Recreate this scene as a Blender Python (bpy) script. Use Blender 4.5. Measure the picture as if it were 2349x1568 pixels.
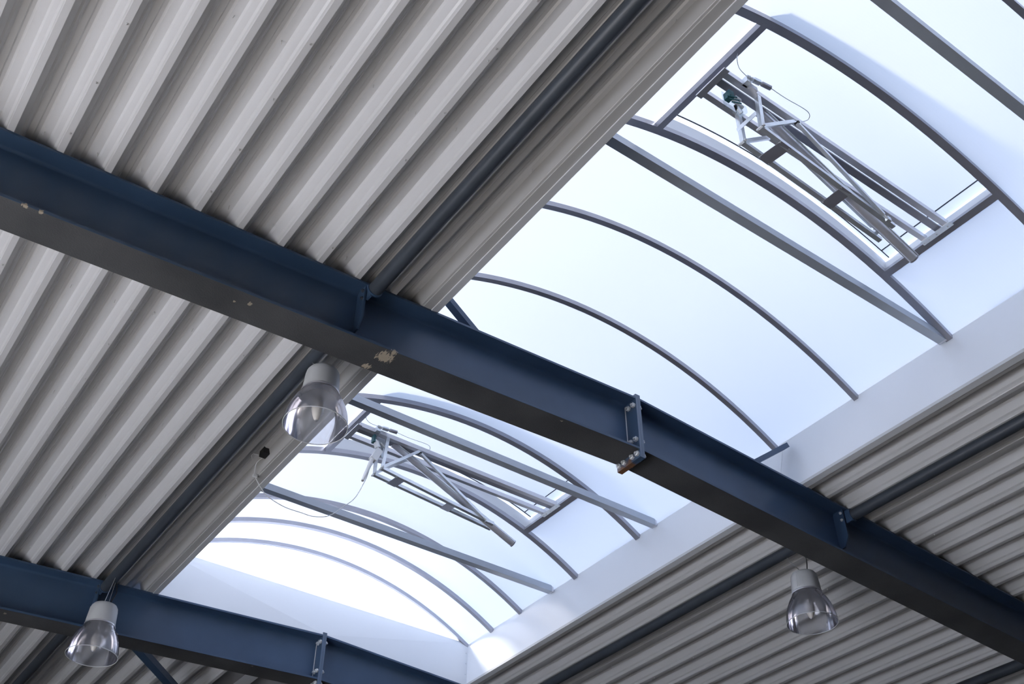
import bpy, math, random
from mathutils import Vector, Matrix
random.seed(7)
for o in list(bpy.data.objects): bpy.data.objects.remove(o)
S = bpy.context.scene
COL = S.collection

# ------------------------------------------------------------------ camera
FPX = 2500.78
cam_d = bpy.data.cameras.new('camera'); cam = bpy.data.objects.new('camera', cam_d); COL.objects.link(cam)
cam_d.sensor_fit = 'HORIZONTAL'; cam_d.sensor_width = 36.0; cam_d.lens = FPX*36.0/2349.0
cam_d.clip_start = 0.05; cam_d.clip_end = 300
RX = ((0.8119545, -0.5836924, 0.0057539), (0.3854701, 0.5287599, -0.7561916), (0.4383409, 0.6162111, 0.6543249))
r0, r1_, r2_ = RX
M = Matrix(((r0[0], -r1_[0], -r2_[0], -4.1267), (r0[1], -r1_[1], -r2_[1], -4.4258), (r0[2], -r1_[2], -r2_[2], -4.6152), (0, 0, 0, 1)))
cam.matrix_world = M
S.camera = cam

# ------------------------------------------------------------------ sky, sun, exposure
W = bpy.data.worlds.new('sky'); S.world = W; W.use_nodes = True
bg = W.node_tree.nodes['Background']
bg.inputs['Color'].default_value = (0.585, 0.715, 1.0, 1); bg.inputs['Strength'].default_value = 13.4
sun_d = bpy.data.lights.new('sun', 'SUN'); sun = bpy.data.objects.new('sun', sun_d); COL.objects.link(sun)
SUN = Vector((-1.87, 1.10, 1.0)).normalized()
sun.rotation_mode = 'QUATERNION'; sun.rotation_quaternion = SUN.to_track_quat('Z', 'Y')
sun_d.energy = 40.0; sun_d.angle = math.radians(5.0); sun_d.color = (1.0, 0.92, 0.84)
S.view_settings.view_transform = 'Standard'; S.view_settings.look = 'None'
S.view_settings.gamma = 1.0; S.view_settings.use_curve_mapping = False
S.view_settings.exposure = 0.0
S.cycles.max_bounces = 10; S.cycles.diffuse_bounces = 6; S.cycles.transparent_max_bounces = 16
S.cycles.use_denoising = True; S.cycles.sample_clamp_indirect = 20.0

# ------------------------------------------------------------------ materials
def nt(name):
    m = bpy.data.materials.new(name); m.use_nodes = True
    n = m.node_tree.nodes; l = m.node_tree.links
    return m, n, l, n['Principled BSDF']
def painted(name, col, rough=0.4, metal=0.0, var=0.08, scale=6.0, bump=0.0, bscale=300.0, spec=0.5):
    m, n, l, b = nt(name)
    tc = n.new('ShaderNodeTexCoord'); nz = n.new('ShaderNodeTexNoise')
    nz.inputs['Scale'].default_value = scale; nz.inputs['Detail'].default_value = 4
    l.new(tc.outputs['Object'], nz.inputs['Vector'])
    mx = n.new('ShaderNodeMix'); mx.data_type = 'RGBA'
    mx.inputs['A'].default_value = tuple(c*(1-var) for c in col)+(1,)
    mx.inputs['B'].default_value = tuple(min(1, c*(1+var)) for c in col)+(1,)
    l.new(nz.outputs['Fac'], mx.inputs['Factor']); l.new(mx.outputs['Result'], b.inputs['Base Color'])
    b.inputs['Roughness'].default_value = rough; b.inputs['Metallic'].default_value = metal
    b.inputs['Specular IOR Level'].default_value = spec
    if bump:
        n2 = n.new('ShaderNodeTexNoise'); n2.inputs['Scale'].default_value = bscale; n2.inputs['Detail'].default_value = 2
        l.new(tc.outputs['Object'], n2.inputs['Vector'])
        bp = n.new('ShaderNodeBump'); bp.inputs['Strength'].default_value = bump; bp.inputs['Distance'].default_value = 0.002
        l.new(n2.outputs['Fac'], bp.inputs['Height']); l.new(bp.outputs['Normal'], b.inputs['Normal'])
    return m
MT = {}
MT['deck'] = painted('grey coated deck', (0.64, 0.64, 0.645), 0.25, 0.0, 0.03, 3.0)
MT['flash'] = painted('grey coated flashing', (0.44, 0.435, 0.425), 0.45, 0.0, 0.03, 3.0)
MT['curb'] = painted('white coated sheet', (0.66, 0.675, 0.695), 0.4, 0.0, 0.02, 2.0)
MT['tube'] = painted('anthracite tube paint', (0.05, 0.06, 0.075), 0.42, 0.0, 0.25, 9.0, 0.15, 250)
MT['alu'] = painted('mill aluminium', (0.66, 0.66, 0.70), 0.32, 0.55, 0.12, 8.0)
MT['alu_dark'] = painted('darker aluminium bar', (0.36, 0.36, 0.40), 0.36, 0.6, 0.12, 8.0)  # plain darker tone of the aluminium
MT['tie'] = painted('grey tie bar paint', (0.42, 0.46, 0.52), 0.32, 0.2, 0.08, 6.0)
MT['galv'] = painted('galvanised steel', (0.74, 0.78, 0.82), 0.28, 0.7, 0.2, 14.0)
MT['bolt'] = painted('galvanised bolt', (0.62, 0.64, 0.66), 0.45, 0.2, 0.15, 60.0)
MT['seal'] = painted('black seal', (0.02, 0.025, 0.035), 0.6)
MT['white_plastic'] = painted('white plastic', (0.75, 0.76, 0.77), 0.4)
MT['black_plastic'] = painted('black plastic', (0.012, 0.012, 0.014), 0.5)
MT['teal'] = painted('teal plastic', (0.03, 0.12, 0.14), 0.4)
MT['housing'] = painted('light grey lamp housing', (0.58, 0.59, 0.60), 0.4, 0.0, 0.03, 4.0, 0.06, 500)
MT['bulb'] = painted('opal lamp bulb', (0.78, 0.75, 0.70), 0.35)
MT['wire'] = painted('steel wire', (0.6, 0.62, 0.65), 0.35, 0.6)
MT['screw'] = painted('zinc screw', (0.62, 0.62, 0.62), 0.4, 0.2)
MT['wall'] = painted('plastered wall', (0.10, 0.10, 0.10), 0.8)
MT['floor'] = painted('dark low-bounce floor', (0.10, 0.098, 0.095), 0.7, 0.0, 0.06, 0.6)
MT['bounce_floor'] = painted('pale bounce', (0.40, 0.385, 0.36), 0.8, 0.0, 0.06, 0.6)
MT['ground'] = painted('paved yard', (0.74, 0.715, 0.675), 0.8, 0.0, 0.06, 0.4)
MT['roof'] = painted('roof membrane', (0.35, 0.35, 0.36), 0.9)

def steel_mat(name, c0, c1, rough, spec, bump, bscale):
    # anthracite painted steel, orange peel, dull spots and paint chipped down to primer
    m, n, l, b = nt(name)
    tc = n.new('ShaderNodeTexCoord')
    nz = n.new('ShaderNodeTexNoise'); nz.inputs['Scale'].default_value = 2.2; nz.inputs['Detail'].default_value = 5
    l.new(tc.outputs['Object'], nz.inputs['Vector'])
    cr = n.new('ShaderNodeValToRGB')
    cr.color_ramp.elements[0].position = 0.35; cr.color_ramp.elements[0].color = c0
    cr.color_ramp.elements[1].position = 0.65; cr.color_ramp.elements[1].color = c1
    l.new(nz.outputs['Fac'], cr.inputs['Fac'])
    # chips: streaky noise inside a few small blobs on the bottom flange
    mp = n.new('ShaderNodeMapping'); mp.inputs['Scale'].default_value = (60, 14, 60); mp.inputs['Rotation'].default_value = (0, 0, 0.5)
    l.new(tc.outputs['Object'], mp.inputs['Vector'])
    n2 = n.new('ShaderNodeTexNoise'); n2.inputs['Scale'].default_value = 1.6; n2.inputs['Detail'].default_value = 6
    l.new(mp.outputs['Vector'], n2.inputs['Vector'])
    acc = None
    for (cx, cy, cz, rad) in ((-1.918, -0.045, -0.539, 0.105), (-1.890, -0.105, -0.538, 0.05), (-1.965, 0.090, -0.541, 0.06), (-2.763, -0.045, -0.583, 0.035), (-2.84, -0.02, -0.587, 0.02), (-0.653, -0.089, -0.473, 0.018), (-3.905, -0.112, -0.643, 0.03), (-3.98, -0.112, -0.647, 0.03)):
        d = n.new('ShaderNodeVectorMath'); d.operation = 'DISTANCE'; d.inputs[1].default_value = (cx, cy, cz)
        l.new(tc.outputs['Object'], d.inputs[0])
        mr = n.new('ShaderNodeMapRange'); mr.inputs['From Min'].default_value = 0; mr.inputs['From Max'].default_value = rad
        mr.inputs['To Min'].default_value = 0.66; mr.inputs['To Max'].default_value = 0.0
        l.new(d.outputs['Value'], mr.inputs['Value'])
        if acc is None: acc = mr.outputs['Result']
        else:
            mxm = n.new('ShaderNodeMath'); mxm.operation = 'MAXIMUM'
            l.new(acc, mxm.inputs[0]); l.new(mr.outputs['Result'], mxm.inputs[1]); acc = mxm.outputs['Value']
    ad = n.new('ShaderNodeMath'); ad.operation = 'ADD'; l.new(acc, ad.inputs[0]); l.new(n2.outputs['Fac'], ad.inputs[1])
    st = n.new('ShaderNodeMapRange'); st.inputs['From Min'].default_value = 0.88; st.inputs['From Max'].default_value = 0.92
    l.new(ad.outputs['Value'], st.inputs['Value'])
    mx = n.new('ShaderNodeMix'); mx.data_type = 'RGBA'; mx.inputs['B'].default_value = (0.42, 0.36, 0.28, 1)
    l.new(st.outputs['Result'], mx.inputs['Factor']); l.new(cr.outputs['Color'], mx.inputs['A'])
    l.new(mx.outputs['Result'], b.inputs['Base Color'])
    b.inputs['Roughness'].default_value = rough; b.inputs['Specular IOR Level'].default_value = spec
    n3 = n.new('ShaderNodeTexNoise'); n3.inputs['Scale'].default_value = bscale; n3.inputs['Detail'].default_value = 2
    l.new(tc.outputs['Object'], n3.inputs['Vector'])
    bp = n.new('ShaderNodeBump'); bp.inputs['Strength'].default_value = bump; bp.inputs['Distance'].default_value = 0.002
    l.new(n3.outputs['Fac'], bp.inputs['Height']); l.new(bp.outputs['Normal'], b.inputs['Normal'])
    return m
MT['steel'] = steel_mat('anthracite paint with skylight blue', (0.040, 0.076, 0.140, 1), (0.050, 0.092, 0.168, 1), 0.36, 0.45, 0.35, 170)  # blue of the skylight on the webs is put into the base colour
MT['gritty'] = steel_mat('gritty dull paint without skylight blue', (0.060, 0.062, 0.066, 1), (0.095, 0.097, 0.100, 1), 0.5, 0.5, 0.9, 130)  # coarse finish; neutral because the webs' painted-in skylight blue is left off

def rust_mat():
    # end plate: anthracite above, rust stain below the bottom flange
    m, n, l, b = nt('end plate paint with rust')
    tc = n.new('ShaderNodeTexCoord'); sp = n.new('ShaderNodeSeparateXYZ'); l.new(tc.outputs['Object'], sp.inputs[0])
    nz = n.new('ShaderNodeTexNoise'); nz.inputs['Scale'].default_value = 18; nz.inputs['Detail'].default_value = 5
    l.new(tc.outputs['Object'], nz.inputs['Vector'])
    mr = n.new('ShaderNodeMapRange'); mr.inputs['From Min'].default_value = -0.43; mr.inputs['From Max'].default_value = -0.50
    mr.inputs['To Min'].default_value = 0; mr.inputs['To Max'].default_value = 0.75
    l.new(sp.outputs['Z'], mr.inputs['Value'])
    my = n.new('ShaderNodeMapRange'); my.inputs['From Min'].default_value = -0.10; my.inputs['From Max'].default_value = 0.0
    l.new(sp.outputs['Y'], my.inputs['Value'])
    mu = n.new('ShaderNodeMath'); mu.operation = 'MULTIPLY'; l.new(mr.outputs['Result'], mu.inputs[0]); l.new(my.outputs['Result'], mu.inputs[1])
    ad = n.new('ShaderNodeMath'); ad.operation = 'ADD'; l.new(mu.outputs['Value'], ad.inputs[0]); l.new(nz.outputs['Fac'], ad.inputs[1])
    st = n.new('ShaderNodeMapRange'); st.inputs['From Min'].default_value = 0.90; st.inputs['From Max'].default_value = 1.20
    l.new(ad.outputs['Value'], st.inputs['Value'])
    mx = n.new('ShaderNodeMix'); mx.data_type = 'RGBA'
    mx.inputs['A'].default_value = (0.05, 0.09, 0.16, 1); mx.inputs['B'].default_value = (0.20, 0.095, 0.045, 1)
    l.new(st.outputs['Result'], mx.inputs['Factor']); l.new(mx.outputs['Result'], b.inputs['Base Color'])
    b.inputs['Roughness'].default_value = 0.35; b.inputs['Specular IOR Level'].default_value = 1.0
    return m
MT['rust'] = rust_mat()

def opal_mat(name='opal polycarbonate', k=0.186, direct=0.0):
    # opal multiwall polycarbonate: diffuse transmission with fine flute lines
    m = bpy.data.materials.new(name); m.use_nodes = True
    n = m.node_tree.nodes; l = m.node_tree.links; n.clear()
    out = n.new('ShaderNodeOutputMaterial'); tc = n.new('ShaderNodeTexCoord')
    wv = n.new('ShaderNodeTexWave'); wv.bands_direction = 'Y'; wv.inputs['Scale'].default_value = 16.0
    l.new(tc.outputs['Object'], wv.inputs['Vector'])
    mx = n.new('ShaderNodeMix'); mx.data_type = 'RGBA'
    mx.inputs['A'].default_value = (0.282*k, 0.295*k, 0.315*k, 1); mx.inputs['B'].default_value = (0.296*k, 0.308*k, 0.325*k, 1)
    l.new(wv.outputs['Fac'], mx.inputs['Factor'])
    tr = n.new('ShaderNodeBsdfTranslucent'); l.new(mx.outputs['Result'], tr.inputs['Color'])
    df = n.new('ShaderNodeBsdfDiffuse'); df.inputs['Color'].default_value = (0.50, 0.51, 0.52, 1)
    ad = n.new('ShaderNodeAddShader'); l.new(tr.outputs[0], ad.inputs[0]); l.new(df.outputs[0], ad.inputs[1])
    if direct > 0:
        tp = n.new('ShaderNodeBsdfTransparent'); ms = n.new('ShaderNodeMixShader'); ms.inputs[0].default_value = direct
        l.new(ad.outputs[0], ms.inputs[1]); l.new(tp.outputs[0], ms.inputs[2]); l.new(ms.outputs[0], out.inputs['Surface'])
    else:
        l.new(ad.outputs[0], out.inputs['Surface'])
    return m
MT['opal'] = opal_mat()
MT['gable'] = opal_mat('clearer gable sheet', 0.55, 0.09)
MT['opal_clear'] = opal_mat('slightly clearer opal sheet', 0.19, 0.021)  # lets a little direct sun through in the end bays

def bowl_mat():
    # clear prismatic acrylic
    m = bpy.data.materials.new('prismatic acrylic'); m.use_nodes = True
    n = m.node_tree.nodes; l = m.node_tree.links; n.clear()
    out = n.new('ShaderNodeOutputMaterial')
    tp = n.new('ShaderNodeBsdfTransparent'); tp.inputs['Color'].default_value = (0.94, 0.94, 0.97, 1)
    gl = n.new('ShaderNodeBsdfGlossy'); gl.inputs['Roughness'].default_value = 0.12; gl.inputs['Color'].default_value = (0.92, 0.92, 0.98, 1)
    tl = n.new('ShaderNodeBsdfTranslucent'); tl.inputs['Color'].default_value = (0.92, 0.92, 0.98, 1)
    dfu = n.new('ShaderNodeBsdfDiffuse'); dfu.inputs['Color'].default_value = (0.85, 0.85, 0.92, 1)
    mxd = n.new('ShaderNodeMixShader'); mxd.inputs[0].default_value = 0.10; l.new(tl.outputs[0], mxd.inputs[1]); l.new(dfu.outputs[0], mxd.inputs[2])
    fr = n.new('ShaderNodeFresnel'); fr.inputs['IOR'].default_value = 1.55
    m1 = n.new('ShaderNodeMixShader'); m1.inputs[0].default_value = 0.30
    l.new(tp.outputs[0], m1.inputs[1]); l.new(mxd.outputs[0], m1.inputs[2])
    mth = n.new('ShaderNodeMath'); mth.operation = 'MULTIPLY_ADD'; mth.inputs[1].default_value = 0.85; mth.inputs[2].default_value = 0.06
    l.new(fr.outputs[0], mth.inputs[0])
    m2 = n.new('ShaderNodeMixShader'); l.new(mth.outputs[0], m2.inputs[0]); l.new(m1.outputs[0], m2.inputs[1]); l.new(gl.outputs[0], m2.inputs[2])
    l.new(m2.outputs[0], out.inputs['Surface'])
    return m
MT['bowl'] = bowl_mat()
def clear_mat():
    m = bpy.data.materials.new('clear plate'); m.use_nodes = True
    n = m.node_tree.nodes; l = m.node_tree.links; n.clear()
    out = n.new('ShaderNodeOutputMaterial'); tp = n.new('ShaderNodeBsdfTransparent'); tp.inputs['Color'].default_value = (0.93, 0.96, 0.97, 1)
    gl = n.new('ShaderNodeBsdfGlossy'); gl.inputs['Roughness'].default_value = 0.08
    m1 = n.new('ShaderNodeMixShader'); m1.inputs[0].default_value = 0.12
    l.new(tp.outputs[0], m1.inputs[1]); l.new(gl.outputs[0], m1.inputs[2]); l.new(m1.outputs[0], out.inputs['Surface'])
    return m
MT['clear'] = clear_mat()

# ------------------------------------------------------------------ mesh helpers
class MB:
    def __init__(s): s.v = []; s.f = []
    def add(s, vs, fs):
        b = len(s.v); s.v += [tuple(v) for v in vs]; s.f += [tuple(i+b for i in f) for f in fs]; return s
    def box(s, x0, x1, y0, y1, z0, z1):
        return s.add([(x0,y0,z0),(x1,y0,z0),(x1,y1,z0),(x0,y1,z0),(x0,y0,z1),(x1,y0,z1),(x1,y1,z1),(x0,y1,z1)],
                     [(0,3,2,1),(4,5,6,7),(0,1,5,4),(1,2,6,5),(2,3,7,6),(3,0,4,7)])
    def loft(s, rings, closed=True, caps=True):
        n = len(rings[0]); vs = [p for r in rings for p in r]; fs = []
        for k in range(len(rings)-1):
            for i in range(n if closed else n-1):
                j = (i+1) % n
                fs.append((k*n+i, k*n+j, (k+1)*n+j, (k+1)*n+i))
        if caps and closed:
            fs.append(tuple(range(n-1, -1, -1))); fs.append(tuple((len(rings)-1)*n+i for i in range(n)))
        return s.add(vs, fs)
    def bar(s, a, b, w, h, up=(0,0,1)):
        # rectangular bar from a to b, w across, h along up
        a = Vector(a); b = Vector(b); d = (b-a).normalized(); u = Vector(up); u = (u-d*u.dot(d)).normalized(); r = d.cross(u)
        ring = lambda c: [tuple(c+r*(w/2*i)+u*(h/2*j)) for i, j in ((-1,-1),(1,-1),(1,1),(-1,1))]
        return s.loft([ring(a), ring(b)])
    def channel(s, a, b, w, h, t, up=(0,0,1)):
        # U channel open upwards, w across, h tall
        a = Vector(a); b = Vector(b); d = (b-a).normalized(); u = Vector(up); u = (u-d*u.dot(d)).normalized(); r = d.cross(u)
        sec = [(-w/2,-h/2),(w/2,-h/2),(w/2,h/2),(w/2-t,h/2),(w/2-t,-h/2+t),(-w/2+t,-h/2+t),(-w/2+t,h/2),(-w/2,h/2)]
        ring = lambda c: [tuple(c+r*i+u*j) for i, j in sec]
        return s.loft([ring(a), ring(b)])
    def tube(s, pts, r, n=10, caps=True):
        P = [Vector(p) for p in pts]; rings = []; u = None
        for i, p in enumerate(P):
            d = (P[min(i+1, len(P)-1)]-P[max(i-1, 0)]).normalized()
            if u is None:
                u = d.orthogonal().normalized()
            u = (u-d*u.dot(d)).normalized(); w = d.cross(u)
            rr = r[i] if isinstance(r, (list, tuple)) else r
            rings.append([tuple(p+u*(rr*math.cos(2*math.pi*k/n))+w*(rr*math.sin(2*math.pi*k/n))) for k in range(n)])
        return s.loft(rings, True, caps)
    def lathe(s, prof, c=(0,0,0), n=40, flute=0.0, nfl=0):
        rings = []
        for (r, z) in prof:
            rings.append([(c[0]+r*math.cos(2*math.pi*k/n), c[1]+r*math.sin(2*math.pi*k/n), c[2]+z) for k in range(n)])
        return s.loft(rings, True, False)
    def build(s, name, mat, parent=None, smooth=False, loc=None):
        me = bpy.data.meshes.new(name); me.from_pydata(s.v, [], s.f); me.update()
        import bmesh
        bm = bmesh.new(); bm.from_mesh(me); bmesh.ops.recalc_face_normals(bm, faces=bm.faces); bm.to_mesh(me); bm.free()
        if smooth:
            for p in me.polygons: p.use_smooth = True
            if smooth != 'all':
                try: me.set_sharp_from_angle(angle=math.radians(35))
                except Exception: pass
        me.materials.append(MT[mat] if isinstance(mat, str) else mat)
        o = bpy.data.objects.new(name, me); COL.objects.link(o)
        if parent: o.parent = parent
        if loc: o.location = loc
        return o
def inst(src, name, parent, loc, rot=None):
    o = bpy.data.objects.new(name, src.data); COL.objects.link(o); o.parent = parent; o.location = loc
    if rot: o.rotation_euler = rot
    return o
def empty(name, loc=(0,0,0)):
    o = bpy.data.objects.new(name, None); COL.objects.link(o); o.empty_display_size = 0.1; o.location = loc
    return o
def tag(o, label, cat, group=None, kind=None):
    o['label'] = label; o['category'] = cat
    if group: o['group'] = group
    if kind: o['kind'] = kind
    return o

# ------------------------------------------------------------------ dimensions (metres, origin on the ridge above the nearer frame)
SL = 0.0523                       # roof slope
HB, BW = 0.4387, 0.2333           # rafter depth, flange width
BAY = 4.4867                      # frame spacing
XL, XR = 1.6208, 1.6055           # edges of the skylight opening
XC, ZC = 1.784, 0.519             # top of the splayed curb
YEND = 4.645                      # far end of the skylight
YNEAR = -5.2
PX = 0.25/math.sqrt(1+SL*SL)      # rib pitch along x
AX, AR = 0.050, 3.28              # vault centre x and radius of the bars' underside
AZ = 0.945-AR
TX, TZ = 2.085, -0.185            # purlin tubes
zr = lambda x: -SL*abs(x)

# ------------------------------------------------------------------ unseen setting added to bounce light: floor, walls, yard (behind and beside the camera)
FZ = -6.2
o = MB().box(-4.4, 8.8, -8.96, 13.45, FZ-0.2, FZ).build('floor', 'floor'); tag(o, 'dark low-bounce floor under the skylight and the right roof slope', 'floor', kind='structure')  # unseen zone kept dark so little light bounces to the right deck
o = MB().box(-9.5, -4.4, -8.96, 13.45, FZ-0.2, FZ).build('floor', 'bounce_floor'); tag(o, 'pale bounce floor strip added inside the opening to light the deck', 'floor', kind='structure')  # unseen pale zone, added to bounce sunlight up to the left deck
o = MB().box(-70, 70, -70, 70, FZ-0.5, FZ-0.2).build('ground', 'ground'); tag(o, 'paved yard around the hall', 'ground', kind='structure')
o = MB().box(8.5, 8.8, -8.9, 13.4, FZ, -0.30).build('wall_right', 'wall'); tag(o, 'plain wall along the low side of the right roof slope', 'wall', kind='structure')
o = MB().box(-9.5, 8.8, 13.15, 13.45, FZ, 0.12).build('wall_front', 'wall'); tag(o, 'plain wall closing the far end of the hall', 'wall', kind='structure')
wl = empty('wall_left'); tag(wl, 'wall along the low side of the left roof slope, with an unseen opening added to let sun in', 'wall', kind='structure')
HEAD, OY0, OY1 = FZ+2.2, -4.0, 3.0  # made-up opening, sized and placed to set the light on the deck
MB().box(-9.5, -9.2, -8.9, 13.4, HEAD, -0.36).build('upper_wall', 'wall', wl)
MB().box(-9.5, -9.2, -8.9, OY0, FZ, HEAD).build('lower_wall', 'wall', wl)
MB().box(-9.5, -9.2, OY1, 13.4, FZ, HEAD).build('lower_wall', 'wall', wl)
o = MB().box(-9.5, 8.8, -8.96, -8.66, FZ, 0.12).build('wall_back', 'wall'); tag(o, 'plain wall behind the camera', 'wall', kind='structure')

# ------------------------------------------------------------------ corrugated roof deck
# section of one rib pitch, starting at the right corner of a bottom flange (u, z)
PROF = [(0, 0), (0.0030, 0.0035), (0.0275, 0.058), (0.0390, 0.064), (0.0500, 0.093), (0.0550, 0.096), (0.0840, 0.096), (0.0905, 0.104), (0.1075, 0.104),
        (0.1200, 0.096), (0.1610, 0.096), (0.1720, 0.080), (0.1960, 0.030), (0.2075, 0.022), (0.2130, 0.006), (0.2170, 0.0)]
def deck_sheet(name, parent, x0, n, y0, y1, d, z_extra=0.0):
    # n pitches from rib corner x0; d=+1 ascending x. one sheet, folded
    pts = []
    for k in range(n):
        for (u, z) in PROF:
            x = x0+k*PX+u; pts.append((x, zr(x)+z+0.002+z_extra))
    x = x0+n*PX; pts.append((x, zr(x)+0.002+z_extra))
    mb = MB(); mb.loft([[(x, y0, z) for x, z in pts], [(x, y1, z) for x, z in pts]], closed=False)
    return mb.build(name, 'deck', parent)
RL0 = -1.918      # right corner of the left slope's last rib
RR0 = 1.895       # right corner of the right slope's first rib
cl = empty('ceiling'); tag(cl, 'grey corrugated steel roof deck on the slope left of the skylight', 'ceiling', kind='structure')
cr_ = empty('ceiling'); tag(cr_, 'grey corrugated steel roof deck on the slope right of the skylight', 'ceiling', kind='structure')
bays = ((-BAY*2, -BAY-0.0), (-BAY, 0.0), (0.0, BAY), (BAY, BAY*2), (BAY*2, BAY*3))
NSL, NS = 9, 9
for bi, (y0, y1) in enumerate(bays):
    for k in range(NSL):
        xs = RL0-0.04+0.04-3*PX*(k+1)
        deck_sheet('deck_sheet', cl, xs, 3, y0, y1, 1)
    for k in range(NS):
        deck_sheet('deck_sheet', cr_, RR0+3*PX*k, 3, y0, y1, 1)
    if y0 > 4:
        # beyond the skylight the deck runs up to the ridge
        for k in range(2):
            deck_sheet('deck_sheet', cl, RL0+3*PX*k, 3, y0+0.25, y1, 1)
            deck_sheet('deck_sheet', cr_, RR0-3*PX*(k+1), 3, y0+0.25, y1, 1)
# edge pieces between the last rib and the skylight flashing
for (y0, y1) in (bays[0], bays[1], (0.0, BAY+0.32)):
    pts = [(RL0+u, zr(RL0+u)+z+0.002) for u, z in PROF[:11]]+[(-XL-0.075, zr(XL)+0.098)]
    MB().loft([[(x, y0, z) for x, z in pts], [(x, y1, z) for x, z in pts]], closed=False).build('deck_edge_strip', 'deck', cl)
    pts = [(XR+0.075, zr(XR)+0.098)]+[(RR0-PX+u, zr(RR0-PX+u)+z+0.002) for u, z in PROF[6:]]+[(RR0, zr(RR0)+0.002)]
    MB().loft([[(x, y0, z) for x, z in pts], [(x, y1, z) for x, z in pts]], closed=False).build('deck_edge_strip', 'deck', cr_)
o = MB().box(-0.22, -0.085, BAY+0.3, BAY*2, 0.004, 0.006).build('ridge_strip', 'curb', cl)
# roof build-up above the deck
rf = empty('roof'); tag(rf, 'insulated roof build-up above the steel deck', 'roof', kind='structure')
def slab(x0, x1, y0, y1):
    MB().add([(x0,y0,zr(x0)+.112),(x1,y0,zr(x1)+.112),(x1,y1,zr(x1)+.112),(x0,y1,zr(x0)+.112),(x0,y0,zr(x0)+.25),(x1,y0,zr(x1)+.25),(x1,y1,zr(x1)+.25),(x0,y1,zr(x0)+.25)],
             [(0,3,2,1),(4,5,6,7),(0,1,5,4),(1,2,6,5),(2,3,7,6),(3,0,4,7)]).build('roof_slab', 'roof', rf)
slab(-9.6, -XL-0.17, -BAY*2, BAY*3); slab(XR+0.17, 8.8, -BAY*2, BAY*3)
slab(-XL-0.17, 0, YEND+0.06, BAY*3); slab(0, XR+0.17, YEND+0.06, BAY*3)
slab(-XL-0.17, 0, -BAY*2, YNEAR-0.06); slab(0, XR+0.17, -BAY*2, YNEAR-0.06)
# screw tips of the insulation fixings, poking through the upper flats
mb = MB(); mb.tube([(0, 0, 0.004), (0.002, 0.001, -0.030)], [0.0022, 0.0016], 5)
sc0 = mb.build('fixing_screw', 'screw', cl, loc=(RL0-3*PX+0.10, -1.30, zr(RL0-3*PX)+0.096))
first = True
for yrow in (-3.6, -2.45, -1.30, -0.14, 0.95, 2.07, 3.2, 4.25, 5.4, 6.5):
    for k in range(0, 15):
        x = RL0-k*PX+0.140+random.uniform(-.012, .012); z = zr(x)+0.096
        if x > -XL-0.1 or x < -5.3: continue
        y = yrow-0.03*(x+3)*0.6+random.uniform(-.015, .015)
        inst(sc0, 'fixing_screw', cl, (x, y, z), (random.uniform(-.15, .15), random.uniform(-.15, .15), random.uniform(0, 6)))
    for k in range(0, 14):
        x = RR0+k*PX+0.140+random.uniform(-.012, .012)
        y = yrow+random.uniform(-.03, .03)
        if y < -0.6 or y > 4.3: continue
        inst(sc0, 'fixing_screw', cr_, (x, y, zr(x)+0.096), (random.uniform(-.15, .15), random.uniform(-.15, .15), 0))
# stitch screws along the side laps
mb = MB(); mb.tube([(0,0,0.002),(0,0,-0.004)], 0.0055, 6); mb.tube([(0,0,-0.004),(0.001,0,-0.012)], 0.0022, 5)
st0 = mb.build('stitch_screw', 'screw', cl, loc=(RL0-2*PX-0.02, -1.9, zr(RL0-2*PX-.02)+0.002))
for k in (2, 5, 8, 11):
    x = RL0-k*PX-0.014
    y = -3.0
    while y < 7.5:
        if abs(y) > 0.2 and abs(y-BAY) > 0.2:
            inst(st0, 'stitch_screw', cl, (x, y+random.uniform(-.02,.02), zr(x)+0.002))
        y += 0.39
for k in (1, 4, 7, 10):
    x = RR0+k*PX-0.014; y = -1.4
    while y < 4.3:
        if abs(y) > 0.2: inst(st0, 'stitch_screw', cr_, (x, y, zr(x)+0.002))
        y += 0.55

# ------------------------------------------------------------------ flashings along the opening
def flashing(name, sgn, xe, w, label):
    t = empty(name); tag(t, label, 'flashing', kind='structure')
    for (y0, y1) in ((YNEAR-0.2, -0.001), (0.001, BAY-0.02)):
        sec = [(xe, 0.000), (xe+w*0.85, -0.001), (xe+w*0.87, 0.004), (xe+w*0.97, 0.005), (xe+w, 0.008), (xe+w+0.028, 0.104), (xe+w+0.026, 0.106),
               (xe+w-0.004, 0.012), (xe+0.012, 0.012), (xe+0.012, 0.030), (xe+0.008, 0.030)]
        ring = lambda y: [(sgn*x, y, zr(x)+z) for x, z in sec]
        MB().loft([ring(y0), ring(y1)]).build('flashing_strip', 'flash', t)
    mb = MB(); mb.tube([(0,0,0.001),(0,0,-0.004)], 0.006, 6); mb.tube([(0,0,-0.004),(0.002,-.002,-0.012)], 0.002, 5)
    src = None; y = -3.3
    while y < 4.2:
        if abs(y) > 0.15:
            loc = (sgn*(xe+w*0.35), y, zr(xe)-0.001)
            if src is None: src = mb.build('flashing_screw', 'screw', t, loc=loc)
            else: inst(src, 'flashing_screw', t, loc)
        y += 0.62
    return t
flashing('trim_1', -1, XL, 0.125, 'grey flashing strip edging the deck left of the skylight')
flashing('trim_2', 1, XR, 0.105, 'grey flashing strip edging the deck below the white curb')

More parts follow.
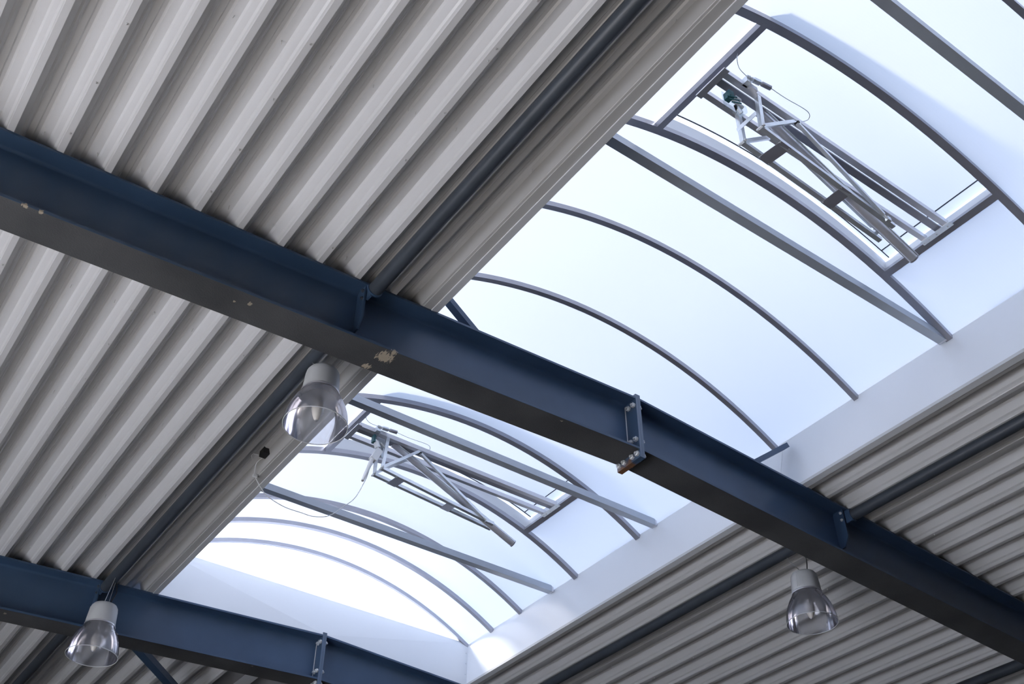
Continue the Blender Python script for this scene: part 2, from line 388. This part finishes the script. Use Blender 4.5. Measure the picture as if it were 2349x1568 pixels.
# ------------------------------------------------------------------ splayed white curb
def quad_panel(a, b, c, d, t, name, parent, nrm):
    # panel a,b (bottom) c,d (top) with thickness t along nrm (outwards)
    q = [Vector(p) for p in (a, b, c, d)]; n = Vector(nrm).normalized()*t
    vs = [tuple(p) for p in q]+[tuple(p+n) for p in q]
    return MB().add(vs, [(0,1,2,3),(7,6,5,4),(0,4,5,1),(1,5,6,2),(2,6,7,3),(3,7,4,0)]).build(name, 'curb', parent)
YB = 4.375
t = empty('trim_3'); tag(t, 'white splayed skylight curb on the right side', 'curb', kind='structure')
quad_panel((XR, YNEAR, zr(XR)), (XR, 0.117, zr(XR)), (XC, 0.117, ZC), (XC, YNEAR, ZC), 0.05, 'curb_panel', t, (1, 0, -0.2))
quad_panel((XR, 0.120, zr(XR)), (XR, YB, zr(XR)), (XC, YEND, ZC), (XC, 0.120, ZC), 0.05, 'curb_panel', t, (1, 0, -0.2))
MB().bar((XR+0.012, 0.1185, zr(XR)+0.02), (XC+0.006, 0.1185, ZC-0.01), 0.012, 0.010, (1, 0, 0)).build('joint_backing', 'flash', t)
t = empty('trim_4'); tag(t, 'white splayed skylight curb on the left side', 'curb', kind='structure')
ZCL = 0.43
quad_panel((-XL, YNEAR, zr(XL)), (-XL, 0.117, zr(XL)), (-XC, 0.117, ZCL), (-XC, YNEAR, ZCL), 0.05, 'curb_panel', t, (-1, 0, -0.2))
quad_panel((-XL, 0.120, zr(XL)), (-XL, YB, zr(XL)), (-XC, YEND, ZCL), (-XC, 0.120, ZCL), 0.05, 'curb_panel', t, (-1, 0, -0.2))
t = empty('trim_5'); tag(t, 'white curb closing the far end of the skylight', 'curb', kind='structure')
def end_curb(yb, yt, sgn):
    vs = [(-XL, yb, zr(XL)), (0, yb, 0.004), (XR, yb, zr(XR)), (XC, yt, ZC), (-XC, yt, ZC)]
    vs2 = [(x, y+0.05*sgn, z) for x, y, z in vs]
    n = 5
    return MB().add(vs+vs2, [(0,1,2,3,4),(9,8,7,6,5)]+[(i, (i+1) % n, (i+1) % n+n, i+n) for i in range(n)])
end_curb(YB, YEND, 1).build('curb_panel', 'curb', t)
src = None
for q in (0.25, 0.5, 0.75):
    x = XR+(XC-XR)*q-0.018; y = YB+(YEND-YB)*q; z = zr(XR)+(ZC-zr(XR))*q
    mb = MB().tube([(0, 0.002, 0), (0, -0.006, 0.002)], 0.006, 8)
    if src is None: src = mb.build('rivet', 'bolt', t, loc=(x, y, z))
    else: inst(src, 'rivet', t, (x, y, z))
t = empty('trim_6'); tag(t, 'white curb closing the near end of the skylight overhead', 'curb', kind='structure')
end_curb(YNEAR+0.2, YNEAR, -1).build('curb_panel', 'curb', t)

# ------------------------------------------------------------------ barrel vault skylight
win = empty('window_1'); tag(win, 'long barrel vault skylight of opal sheets on curved metal bars', 'skylight', kind='structure')
def apt(x, r, y): return (x, y, AZ+math.sqrt(max(0, r*r-(x-AX)**2)))
def arc_pts(x0, x1, n, r, y):
    a0 = math.asin((x0-AX)/r); a1 = math.asin((x1-AX)/r)
    return [(AX+r*math.sin(a0+(a1-a0)*i/n), y, AZ+r*math.cos(a0+(a1-a0)*i/n)) for i in range(n+1)]
def arc_bar(name, parent, yc, w, h, mat, x0=-1.772, x1=1.765, r=AR, lip=True):
    # curved bar: underside at radius r, narrow web and wider cap under the sheet
    secs = [(-w/2, 0), (w/2, 0), (w/2, h*0.55), (w*0.85, h*0.62), (w*0.85, h), (-w*0.85, h), (-w*0.85, h*0.62), (-w/2, h*0.55)] if lip else [(-w/2, 0), (w/2, 0), (w/2, h), (-w/2, h)]
    n = 44; rings = []
    a0 = math.asin((x0-AX)/r); a1 = math.asin((x1-AX)/r)
    for i in range(n+1):
        a = a0+(a1-a0)*i/n
        rings.append([(AX+(r+z)*math.sin(a), yc+dy, AZ+(r+z)*math.cos(a)) for dy, z in secs])
    return MB().loft(rings).build(name, mat, parent, smooth=True)
def arc_sheet(name, parent, y0, y1, x0, x1, r, mat='opal'):
    n = 40
    return MB().loft([arc_pts(x0, x1, n, r, y0), arc_pts(x0, x1, n, r, y1)], closed=False).build(name, mat, parent, smooth='all')
ARCH = [(-5.17, .045), (-4.10, .045), (-3.275, .045), (-2.418, .058), (-1.485, .058), (-0.636, .045), (0.191, .045), (1.04, .045), (1.886, .058), (2.786, .058), (3.68, .045), (4.18, .045), (4.635, .03)]
HATCH = {(-2.418, -1.485), (1.886, 2.786)}
SH = 0.042
HX0, HX1 = -0.95, 1.17
for (y, w) in ARCH: arc_bar('glazing_bar', win, y, w*0.92, SH-0.002, 'alu_dark', lip=False)
for (ya, yb) in zip([a[0] for a in ARCH][:-1], [a[0] for a in ARCH][1:]):
    if (ya, yb) in HATCH:
        arc_sheet('pane', win, ya, yb, -1.86, HX0-0.03, AR+SH); arc_sheet('pane', win, ya, yb, HX1+0.03, 1.86, AR+SH)
    else:
        arc_sheet('pane', win, ya, yb, -1.86, 1.86, AR+SH, 'opal_clear' if ya > 3.6 else 'opal')
# end gables
for (y, nm) in ((YEND-0.002, 'gable_pane'), (YNEAR+0.005, 'gable_pane')):
    pts = arc_pts(-1.86, 1.86, 40, AR+SH, y)
    vs = pts+[(x, y, 0.40) for x, _, _ in pts]; n = len(pts)
    MB().add(vs, [(i, i+1, n+i+1, n+i) for i in range(n-1)]).build(nm, 'gable', win)
# outside closing strips along the vault's feet
for sgn in (-1, 1):
    MB().box(min(sgn*1.80, sgn*1.90), max(sgn*1.80, sgn*1.90), YNEAR, YEND, 0.10, 0.415).build('foot_strip', 'flash', win)

# tie bars across the opening
for (y, lab) in ((-2.985, 'grey tie bar crossing the skylight in the upper right corner'), (-1.44, 'grey tie bar crossing the skylight beside the nearer vent'),
                 (1.648, 'grey tie bar crossing the skylight just beyond the blue rafter'), (3.155, 'grey tie bar crossing the skylight nearest its far end')):
    e = empty('tie_bar', (0, y, 0.50)); tag(e, lab, 'tie bar', 'tie bars across the skylight')
    MB().box(-1.74, 1.742, -0.032, 0.032, -0.033, 0.030).build('bar', 'tie', e)
    MB().box(1.742, 1.757, -0.033, 0.033, -0.034, 0.031).build('end_cap', 'alu', e)
    MB().box(-1.748, -1.74, -0.033, 0.033, -0.034, 0.031).build('end_cap', 'alu', e)

# ------------------------------------------------------------------ steel rafters
def isec(hh=HB, bw=BW, tf=0.017, tw=0.011, r=0.022):
    # closed I outline in (y, z), z=0 at the top
    b = bw/2; p = []
    def fil(cy, cz, a0, a1, n=5):
        return [(cy+r*math.cos(math.radians(a0+(a1-a0)*i/n)), cz+r*math.sin(math.radians(a0+(a1-a0)*i/n))) for i in range(n+1)]
    w = tw/2
    p += [(-b, -0.0015), (-b+0.0015, 0), (b-0.0015, 0), (b, -0.0015), (b, -tf)]
    p += fil(w+r, -tf-r, 90, 180)
    p += fil(w+r, -hh+tf+r, 180, 270)
    p += [(b, -hh+tf), (b, -hh+0.0015), (b-0.0015, -hh), (-b+0.0015, -hh), (-b, -hh+0.0015), (-b, -hh+tf)]
    p += fil(-w-r, -hh+tf+r, 270, 360)
    p += fil(-w-r, -tf-r, 0, 90)
    p += [(-b, -tf)]
    return p
SEC = isec()
def hexbolt(r=0.0195, h=0.017):
    mb = MB()
    ring = lambda x, rr: [(x, rr*math.cos(math.pi/3*k), rr*math.sin(math.pi/3*k)) for k in range(6)]
    mb.loft([ring(0, r), ring(-h*0.8, r), ring(-h, r*0.8)])
    mb.tube([(-h*0.9, 0, 0), (-h-0.010, 0, 0)], 0.009, 8)
    return mb
bolt_src = None
_db = []
def dark_bolt():
    if not _db:
        me = bolt_src.data.copy(); me.materials.clear(); me.materials.append(MT['tube']); _db.append(me)
    return _db[0]
def rafter(y, sgn, label, grp):
    e = empty('steel_rafter', (0, y, 0)); tag(e, label, 'rafter', grp, 'thing')
    x0, x1 = (0.020, 8.48) if sgn > 0 else (-0.020, -9.2)
    ring = lambda x: [(x, yy, zr(x)+zz) for yy, zz in SEC]
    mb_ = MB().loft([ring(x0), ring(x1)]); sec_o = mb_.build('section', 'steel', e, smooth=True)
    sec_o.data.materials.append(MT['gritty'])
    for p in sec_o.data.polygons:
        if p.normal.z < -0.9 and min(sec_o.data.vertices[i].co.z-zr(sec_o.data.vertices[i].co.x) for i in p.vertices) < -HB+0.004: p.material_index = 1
    a, b = (0.0005, 0.020) if sgn > 0 else (-0.020, -0.0005)
    MB().box(a, b, -0.118, 0.118, -0.500, 0.022).build('end_plate', 'rust', e)
    # weld bead up the web
    MB().tube([(sgn*0.024, -0.009, -0.035), (sgn*0.024, -0.009, -0.405)], 0.004, 6).build('weld', 'bolt' if sgn < 0 else 'steel', e)
    for zz in (-0.066, -0.350, -0.466):
        for yy in (-0.092, -0.042, 0.042, 0.092):
            if zz > -0.4 or True:
                global bolt_src
                loc = (sgn*0.020, yy, zz); rot = (random.uniform(0, 1), 0, math.pi if sgn > 0 else 0)
                if bolt_src is None:
                    bolt_src = hexbolt().build('bolt', 'bolt', e, loc=loc); bolt_src.rotation_euler = rot
                else: inst(bolt_src, 'bolt', e, loc, rot)
    # fin plates carrying the purlin tubes
    for side in (-1, 1):
        zt = zr(TX)
        x = sgn*TX
        xa = x-0.030; 
        pr = [(side*0.0055, -0.017), (side*0.100, -0.017), (side*0.100, -0.25), (side*0.055, -0.325), (side*0.0055, -0.325)]
        MB().loft([[(xa-0.006, yy, zt+zz) for yy, zz in pr], [(xa+0.006, yy, zt+zz) for yy, zz in pr]]).build('fin_plate', 'steel', e)
        for zz in (-0.045, -0.105):
            fb = inst(bolt_src, 'bolt', e, (xa-0.006, side*0.080, zt+zz), (0.3, 0, 0)); fb.scale = (0.6, 0.6, 0.6)
            if sgn < 0:
                fb.data = dark_bolt()
    return e
G = 'steel rafters meeting at the ridge'
rafter(0.0, -1, 'dark steel rafter of the nearer frame, rising from the left edge to its bolted splice', G)
rafter(0.0, 1, 'dark steel rafter of the nearer frame, falling from the splice to the lower right corner', G)
rafter(BAY, -1, 'dark steel rafter of the far frame, in the lower left corner behind a lamp', G)
rafter(BAY, 1, 'short visible end of the far frame rafter right of its splice at the bottom edge', G)
# struts from the frame up to the curb
for sgn, side in ((-1, 'left'), (1, 'right')):
    e = empty('curb_strut', (sgn*1.2, 0.0, 0.0))
    tag(e, 'blue grey strut from the nearer frame up to the %s curb' % side, 'strut', 'struts between frame and curb')
    top = Vector((sgn*(XC-0.10), 0.03, 0.385)) if sgn > 0 else Vector((sgn*1.72, 0.03, 0.385))
    top = Vector((sgn*1.690, 0.03, 0.385)); bot = Vector((sgn*1.15, 0.03, -0.042))
    o = MB().bar(bot-e.location, top-e.location, 0.055, 0.040, (-sgn*0.6, 0, 0.8)).build('bar', 'steel', e)
    MB().box(sgn*1.15-0.06-e.location.x, sgn*1.15+0.06-e.location.x, -0.01, 0.07, zr(1.09)+0.0005, zr(1.09)+0.008).build('foot_plate', 'steel', e)

# ------------------------------------------------------------------ purlin tubes
def purlin(x, z, y0, y1, r, label):
    e = empty('purlin_tube', (x, y0, z)); tag(e, label, 'tube', 'round purlin tubes')
    L = y1-y0; n = 6
    MB().tube([(0, L*i/n, 0) for i in range(n+1)], r, 20).build('pipe', 'tube', e, smooth=True)
    for yy, s in ((0.0, -1), (L, 1)):
        MB().tube([(0, yy-s*0.012, 0), (0, yy+s*0.002, 0)], r*1.12, 20).build('end_ring', 'steel', e, smooth=True)
        MB().box(-0.024, -0.012, min(yy, yy+s*0.05), max(yy, yy+s*0.05), -r*1.15, r*1.15).build('tongue', 'steel', e)
    return e
RT = 0.045
g = 0.155
purlin(-TX, TZ, -BAY+g, -g, RT, 'dark round tube running up the picture along the left deck edge, before the nearer frame')
purlin(-TX, TZ, g, BAY-g, RT, 'dark round tube left of the skylight, between the two frames')
purlin(-TX, TZ, BAY+g, BAY*2-g, RT, 'dark round tube in the lower left corner, beyond the far frame')
purlin(TX, TZ-0.01, -BAY+g, -g, RT, 'dark round tube under the right deck, before the nearer frame')
purlin(TX, TZ-0.01, g, BAY-g, RT, 'dark round tube under the right deck, beside the hanging lamp')
purlin(5.04, zr(5.04)-0.08, g, BAY-g, RT*1.1, 'dark round tube in the lower right corner under the nearer frame')
# wind brace beyond the far frame
e = empty('wind_brace', (-1.98, 4.63, -0.235)); tag(e, 'dark flat diagonal brace under the deck beyond the far frame', 'brace')
MB().bar((0, 0, 0), (3.9, 4.1, 0.02), 0.085, 0.06).build('bar', 'steel', e)
MB().box(-0.06, 0.10, -0.02, 0.09, -0.006, 0.006).build('gusset', 'steel', e)

# ------------------------------------------------------------------ vents in the vault
def cable_pts(P, n=8):
    # Catmull-Rom through P
    P = [Vector(p) for p in P]; out = []
    for i in range(len(P)-1):
        a = P[max(i-1, 0)]; b = P[i]; c = P[i+1]; d = P[min(i+2, len(P)-1)]
        for k in range(n):
            t_ = k/n
            out.append(0.5*((2*b)+(c-a)*t_+(2*a-5*b+4*c-d)*t_*t_+(3*b-a-3*c+d)*t_**3))
    out.append(P[-1]); return out
def vent(dy, ya, yb, label, motor):
    # ya nearer bar, yb farther bar (world y); dy offset of the mechanism
    e = empty('roof_vent', (0, dy, 0)); tag(e, label, 'vent', 'opening vents in the skylight')
    y0, y1 = ya-dy+0.022, yb-dy-0.022
    yc = (y0+y1)/2
    LIFT = 0.115
    # frame: two straight members along the bars' direction, two curved upstands, lid
    for x, side in ((HX0, 1), (HX1, -1)):
        z = apt(x, AR, 0)[2]
        ang = math.atan2(-(x-AX), z-AZ)
        MB().bar((x, y0-0.02, z+0.018), (x, y1+0.02, z+0.018), 0.052, 0.036, (-(AX-x)/AR, 0, (z-AZ)/AR)).build('frame_member', 'alu_dark', e)
        u = Vector(((x-AX)/AR, 0, (z-AZ)/AR)); c = Vector((x, 0, z))+u*(0.036+LIFT/2)
        MB().bar((c.x+side*0.012, y0-0.03, c.z), (c.x+side*0.012, y1+0.03, c.z), 0.018, LIFT, tuple(u)).build('upstand', 'curb', e)
    for yy in (y0-0.012, y1+0.012):
        secs = [(-0.010, 0.03), (0.010, 0.03), (0.010, 0.036+LIFT), (-0.010, 0.036+LIFT)]
        n = 30; a0 = math.asin((HX0-AX)/AR); a1 = math.asin((HX1-AX)/AR); rings = []
        for i in range(n+1):
            a = a0+(a1-a0)*i/n
            rings.append([(AX+(AR+z)*math.sin(a), yy+d, AZ+(AR+z)*math.cos(a)) for d, z in secs])
        MB().loft(rings).build('upstand', 'curb', e, smooth=True)
    rl = AR+0.036+LIFT+0.012
    mb = MB(); n = 30
    lid = mb.loft([arc_pts(HX0-0.05, HX1+0.06, n, rl, y0-0.035), arc_pts(HX0-0.05, HX1+0.06, n, rl, y1+0.035)], closed=False).build('lid_sheet', 'opal', e, smooth='all')
    for yy in (y0+0.035, y1-0.035):
        rings = []
        for i in range(n+1):
            a = a0+(a1-a0)*(i+0.4)/(n+0.8)
            rings.append([(AX+(rl-z)*math.sin(a), yy+d, AZ+(rl-z)*math.cos(a)) for d, z in ((-0.0025, 0.002), (0.0025, 0.002), (0.0025, 0.010), (-0.0025, 0.010))])
        MB().loft(rings).build('seal', 'seal', lid)
    for x in (HX0+0.05, HX1-0.05):
        z = math.sqrt((rl-0.01)**2-(x-AX)**2)+AZ
        MB().bar((x, y0+0.035, z), (x, y1-0.035, z), 0.005, 0.008).build('seal', 'seal', lid)
    # three rails between the frame members
    zr_ = 0.765
    for yy, w, h, mt in ((-2.046, 0.040, 0.040, 'alu'), (-1.985, 0.048, 0.012, 'alu_dark'), (-1.875, 0.036, 0.040, 'alu')):
        MB().channel((HX0+0.02, yy, zr_), (HX1-0.05, yy, zr_), w, h, 0.004).build('rail', mt, e)
    MB().box(HX0-0.012, HX0+0.030, -2.085, -1.845, 0.738, 0.748).build('rail_bracket', 'alu', e)
    MB().box(HX1-0.075, HX1-0.030, -2.085, -1.845, 0.738, 0.745).build('rail_bracket', 'galv', e)
    for yy in (-2.05, -1.96, -1.90, -1.86):
        MB().tube([(HX1-0.05, yy, 0.745), (HX1-0.05, yy, 0.735)], 0.006, 8).build('screw', 'bolt', e)
    # lower sliding carriage: two channels joined by two plates
    A0, A1 = Vector((-0.672, -1.89, 0.468)), Vector((0.513, -1.89, 0.372))
    B0, B1 = Vector((-0.684, -2.045, 0.440)), Vector((0.433, -2.045, 0.312))
    for a, b in ((A0, A1), (B0, B1)):
        MB().channel(a, b, 0.030, 0.028, 0.003, (0, 0, 1)).build('carriage_rail', 'galv', e)
    for q in (0.15, 0.60):
        a = A0.lerp(A1, q); b = B0.lerp(B1, q+0.015)
        d = (A1-A0).normalized()*0.042
        vs = [a-d, a+d, b+d, b-d]; off = Vector((0, 0.016, 0)); zo = Vector((0, 0, -0.016))
        vs = [a-d+off+zo, a+d+off+zo, b+d-off+zo, b-d-off+zo]
        vs2 = [v+Vector((0, 0, -0.003)) for v in vs]
        pl = MB().add(vs+vs2, [(0,1,2,3),(7,6,5,4),(0,4,5,1),(1,5,6,2),(2,6,7,3),(3,7,4,0)]).build('cross_plate', 'alu_dark', e)
        for v in vs:
            c = v.lerp((a+b)/2, 0.12)
            MB().tube([c+Vector((0,0,-.002)), c+Vector((0,0,-.007))], 0.004, 6).build('rivet', 'bolt', pl)
    # triangulated hangers under the outer rails
    for yy, p0, pt, xs in ((-2.045, B0, Vector((-0.656, -2.045, 0.765)), -0.332), (-1.89, A0, Vector((-0.668, -1.89, 0.765)), -0.345)):
        MB().bar(p0+Vector((0,0,-.01)), pt, 0.034, 0.004, (1, 0, 0)).build('hanger', 'galv', e)
        MB().bar(p0+Vector((0.0,-.018,-.01)), pt+Vector((0,-.018,0)), 0.004, 0.028, (1, 0, 0)).build('hanger', 'galv', e)
        MB().bar(p0+Vector((0, 0.0, 0.0)), Vector((xs, yy, 0.752)), 0.030, 0.004, (0, 0, 1)).build('strut', 'galv', e)
        MB().bar(p0+Vector((0,-.016,0.0)), Vector((xs, yy-.016, 0.752)), 0.004, 0.024, (0, 0, 1)).build('strut', 'galv', e)
        MB().tube([p0+Vector((0,-.03,0)), p0+Vector((0,.03,0))], 0.009, 8).build('pivot_bolt', 'bolt', e)
    # main cylinder and piston
    c0, c1 = Vector((-0.56, -1.97, 0.775)), Vector((0.695, -1.97, 0.250))
    cy = MB().tube([c0, c0.lerp(c1, 0.5), c1], 0.0315, 20).build('cylinder', 'alu', e, smooth=True)
    MB().tube([c1+(c0-c1).normalized()*0.004, c1+(c1-c0).normalized()*0.006], 0.0335, 20).build('end_cap', 'alu_dark', cy, smooth=True)
    for s in (-1, 1):
        d = Vector((0, s*0.034, 0))
        MB().bar(c0+d, c1+d, 0.006, 0.010).build('guide_rib', 'galv', cy)
    MB().tube([c0.lerp(c1, 0.0), c0+(c0-c1).normalized()*0.07], 0.012, 12).build('piston_rod', 'wire', cy, smooth=True)
    # side links
    for a, b in ((Vector((-0.345, -2.068, 0.712)), Vector((0.318, -2.068, 0.322))), (Vector((-0.345, -1.915, 0.740)), Vector((0.425, -1.915, 0.420)))):
        lk = MB().channel(a, b, 0.022, 0.022, 0.003, (0, 0, 1)).build('side_link', 'galv', e)
        MB().tube([b, b+(b-a).normalized()*0.05], 0.007, 8).build('link_rod', 'bolt', lk)
        MB().box(b.x+0.02, b.x+0.05, b.y-0.012, b.y+0.012, b.z-0.035, b.z-0.005).build('clevis', 'galv', lk)
        MB().tube([a+Vector((0,-.015,0)), a+Vector((0,.015,0))], 0.010, 8).build('pivot_bolt', 'black_plastic', lk)
    # gas cartridge with valve beside the nearer rail
    g0, g1 = Vector((-0.785, -2.098, 0.785)), Vector((-0.612, -2.125, 0.780))
    d = (g1-g0)
    gc = MB().tube([g0, g0+d*.10, g0+d*.14, g0+d*.2], [0.012, 0.014, 0.009, 0.013], 12).build('valve', 'bolt', e, smooth=True)
    MB().tube([g0+d*.22, g0+d*.25, g0+d*.52, g0+d*.56], [0.010, 0.0185, 0.0185, 0.010], 16).build('gas_bottle', 'galv', e, smooth=True)
    MB().tube([g0+d*.56, g0+d*.62, g0+d*.98, g0+d], [0.008, 0.0155, 0.0155, 0.010], 16).build('gas_bottle', 'alu_dark', e, smooth=True)
    MB().box(-0.790, -0.755, -2.10, -2.055, 0.745, 0.790).build('valve_block', 'galv', e)
    MB().box(-0.748, -0.690, -2.085, -2.060, 0.735, 0.770).build('valve_bracket', 'alu', e)
    MB().tube(cable_pts([(-0.94, -2.18, 0.79), (-0.93, -2.16, 0.765), (-0.87, -2.12, 0.77), (-0.79, -2.10, 0.785)]), 0.0022, 6).build('pipe_line', 'wire', e)
    MB().tube(cable_pts([(-0.61, -2.125, 0.78), (-0.50, -2.13, 0.77), (-0.32, -2.14, 0.77), (-0.28, -2.11, 0.755), (-0.30, -2.07, 0.755)]), 0.0022, 6).build('pipe_line', 'wire', e)
    # crosspiece joining the hangers
    MB().bar((-0.70, -2.045, 0.560), (-0.70, -1.89, 0.560), 0.026, 0.004, (1, 0, 0.3)).build('crosspiece', 'galv', e)
    if not motor:
        # open trigger unit on a clear plate
        MB().box(-0.86, -0.70, -1.955, -1.951, 0.585, 0.745).build('clear_plate', 'clear', e)
        MB().box(-0.852, -0.815, -2.005, -1.955, 0.660, 0.715).build('trigger_block', 'teal', e)
        for k in range(3): MB().bar((-0.86+0.014*k, -1.99, 0.66-0.018*k), (-0.81+0.014*k, -2.02, 0.65-0.018*k), 0.006, 0.006).build('spring_clip', 'teal', e)
        MB().tube([(-0.80, -1.985, 0.665), (-0.735, -1.985, 0.64)], 0.014, 10).build('firing_pin', 'bolt', e)
        MB().tube([(-0.775, -1.975, 0.625), (-0.745, -1.975, 0.595)], 0.016, 10).build('firing_pin', 'galv', e)
        MB().box(-0.79, -0.745, -1.998, -1.96, 0.690, 0.712).build('trigger_lever', 'white_plastic', e)
        MB().box(-0.755, -0.715, -2.0, -1.96, 0.60, 0.655).build('trigger_housing', 'clear', e)
        MB().tube([(-0.80, -1.985, 0.62), (-0.76, -1.965, 0.61)], 0.009, 8).build('firing_pin', 'black_plastic', e)
    else:
        # white electric drive hanging from the hanger
        yv = 2.25-dy
        m_ = MB().box(-0.028, 0.028, -0.026, 0.026, -0.062, 0.062)
        q = Matrix.Rotation(0.42, 4, 'Y')
        m_.v = [tuple(q @ Vector(v)) for v in m_.v]
        bx = m_.build('drive_housing', 'white_plastic', e, loc=(-0.745, yv, 0.545))
        MB().tube([(-0.770, yv, 0.505), (-0.838, yv, 0.262)], [0.019, 0.0125], 14).build('drive_tube', 'white_plastic', e, smooth=True)
        MB().tube([(-0.838, yv, 0.262), (-0.8395, yv, 0.256)], 0.0105, 14).build('tube_plug', 'flash', e)
        MB().tube([(-0.735, yv, 0.62), (-0.755, yv, 0.68)], [0.026, 0.022], 14).build('drive_neck', 'white_plastic', e, smooth=True)
        MB().tube([(-0.772, yv, 0.475), (-0.780, yv, 0.455)], 0.010, 10).build('cable_gland', 'white_plastic', e)
        MB().box(-0.74, -0.66, yv+0.02, yv+0.026, 0.56, 0.75).build('drive_bracket', 'galv', e)
        MB().tube([(-0.715, yv, 0.68), (-0.665, yv, 0.655)], 0.012, 10).build('drive_shaft', 'bolt', e)
        MB().box(-0.79, -0.77, yv-0.02, yv+0.02, 0.66, 0.73).build('trigger_block', 'teal', e)
    return e
vent(0.0, -2.418, -1.485, 'opening vent with cylinder and open trigger unit, in the skylight before the nearer frame', False)
vent(4.287, 1.886, 2.786, 'opening vent with white electric drive, in the skylight between the two frames', True)

# drive cable, clip and junction box by the left flashing
e = empty('drive_cable', (-1.70, 2.17, -0.08)); tag(e, 'thin white cable sagging from the vent drive to the left flashing', 'cable')
W_ = [(-0.781, 2.25, 0.45), (-0.795, 2.25, 0.36), (-0.817, 2.25, 0.266), (-0.885, 2.25, 0.084), (-0.97, 2.25, -0.028), (-1.087, 2.25, -0.158), (-1.211, 2.25, -0.211), (-1.321, 2.25, -0.217),
      (-1.465, 2.24, -0.224), (-1.613, 2.22, -0.20), (-1.69, 2.20, -0.155), (-1.755, 2.175, -0.10), (-1.78, 2.13, -0.085), (-1.80, 2.07, -0.065), (-1.79, 2.045, -0.045), (-1.775, 2.033, -0.025)]
MB().tube([p-e.location for p in cable_pts(W_, 6)], 0.0034, 6).build('cord', 'white_plastic', e, smooth=True)
MB().box(-0.072, -0.040, -0.010, 0.010, -0.030, -0.012).build('clip', 'white_plastic', e)
e = empty('junction_box', (-1.79, 1.985, -0.04)); tag(e, 'small black junction box tucked behind the left flashing', 'junction box')
MB().box(-0.020, 0.03, -0.045, 0.030, 0.000, 0.050).build('body', 'black_plastic', e)
MB().tube([(-0.035, 0.01, 0.0), (-0.07, 0.02, 0.0), (-0.075, 0.04, -0.005), (-0.05, 0.075, -0.01)], 0.0034, 6).build('lead', 'white_plastic', e)

# ------------------------------------------------------------------ pendant lamps
def lamp(loc, label, hang, black, ridge_dir):
    e = empty('pendant_lamp', loc); tag(e, label, 'lamp', 'pendant lamps with clear bowls')
    RM = 0.195
    prof = [(RM, 0.0), (0.1935, 0.012), (0.190, 0.05), (0.182, 0.095), (0.168, 0.140), (0.148, 0.185), (0.130, 0.215), (0.120, 0.235), (0.117, 0.247)]
    mb = MB()
    n = 120
    def ring(r, z, f): return [((r+(0.0016 if k % 2 else -0.0006)*f)*math.cos(2*math.pi*k/n), (r+(0.0016 if k % 2 else -0.0006)*f)*math.sin(2*math.pi*k/n), z) for k in range(n)]
    rings = [ring(r, z, 0 if i == 0 or i > 6 else 1) for i, (r, z) in enumerate(prof)]
    mb.loft(rings, True, False)
    bowl = mb.build('bowl', 'bowl', e, smooth='all')
    # rolled rim
    rr = [(RM+0.003*math.cos(a), 0.003*math.sin(a)) for a in [2*math.pi*k/8 for k in range(9)]]
    MB().lathe(rr, n=64).build('rim', 'curb', bowl, smooth='all')
    MB().lathe([(0.1185, 0.244), (0.1195, 0.248), (0.1195, 0.254), (0.1170, 0.258)], n=56).build('clamp_ring', 'alu', e, smooth='all')
    MB().lathe([(0.0, 0.250), (0.115, 0.250), (0.1155, 0.256), (0.1125, 0.300), (0.1075, 0.375), (0.103, 0.402), (0.092, 0.420), (0.072, 0.429), (0.0, 0.431)], n=56).build('housing', 'housing', e, smooth=True)
    # cooling ribs on one side of the housing
    for k in range(7):
        a = ridge_dir+(k-3)*0.085
        ca, sa = math.cos(a), math.sin(a)
        MB().bar((0.1135*ca, 0.1135*sa, 0.275), (0.1045*ca, 0.1045*sa, 0.40), 0.004, 0.007, (ca, sa, 0)).build('cooling_rib', 'housing', e)
    MB().lathe([(0.108, 0.247), (0.104, 0.235), (0.055, 0.215), (0.0, 0.212)], n=40).build('reflector', 'curb', e, smooth=True)
    blb = MB().lathe([(0.0, 0.040), (0.010, 0.042), (0.017, 0.052), (0.030, 0.085), (0.0375, 0.120), (0.0375, 0.155), (0.029, 0.195), (0.024, 0.222)], n=28).build('bulb', 'bulb', e, smooth='all')
    MB().lathe([(0.0, 0.037), (0.008, 0.038), (0.010, 0.043), (0.0, 0.045)], n=16).build('bulb_tip', 'alu', blb, smooth='all')
    L = Vector(loc)
    for h, tp in hang:
        MB().tube([Vector((h*0.018, 0, 0.430)), Vector(tp)-L], 0.0022, 6).build('suspension_wire', 'wire', e)
    MB().tube([p for p in cable_pts([Vector((0.030, -0.02, 0.428)), Vector((0.034, -0.02, 0.47)), (Vector(black)-L).lerp(Vector((0.034, -0.02, 0.47)), 0.5)+Vector((0.02, 0, 0)), Vector(black)-L])], 0.0042, 8).build('power_cord', 'black_plastic', e, smooth=True)
    MB().tube([(0.030, -0.02, 0.424), (0.030, -0.02, 0.445)], [0.012, 0.007], 10).build('cord_gland', 'black_plastic', e)
    return e
lamp((-2.009, 0.597, -0.693), 'largest pendant lamp, clear bowl before the skylight edge below the nearer frame',
     ((-1, (-2.09, 0.60, TZ-0.0515)), (1, (-2.07, 0.62, TZ-0.0515))), (-2.06, 0.60, TZ-0.0515), 2.2)
lamp((-2.141, 3.928, -0.963), 'pendant lamp hanging on two wires before the far frame in the lower left corner',
     ((-1, (-2.10, 4.02, TZ-0.0515)), (1, (-2.07, 4.10, TZ-0.0515))), (-2.06, 4.10, TZ-0.0515), 2.6)
lamp((2.277, 0.549, -0.740), 'pendant lamp with ribbed housing hanging below the right roof deck',
     ((-1, (2.09, 0.53, TZ-0.057)), (1, (2.10, 0.55, TZ-0.056))), (2.26, 0.50, zr(2.26)+0.004), 3.5)
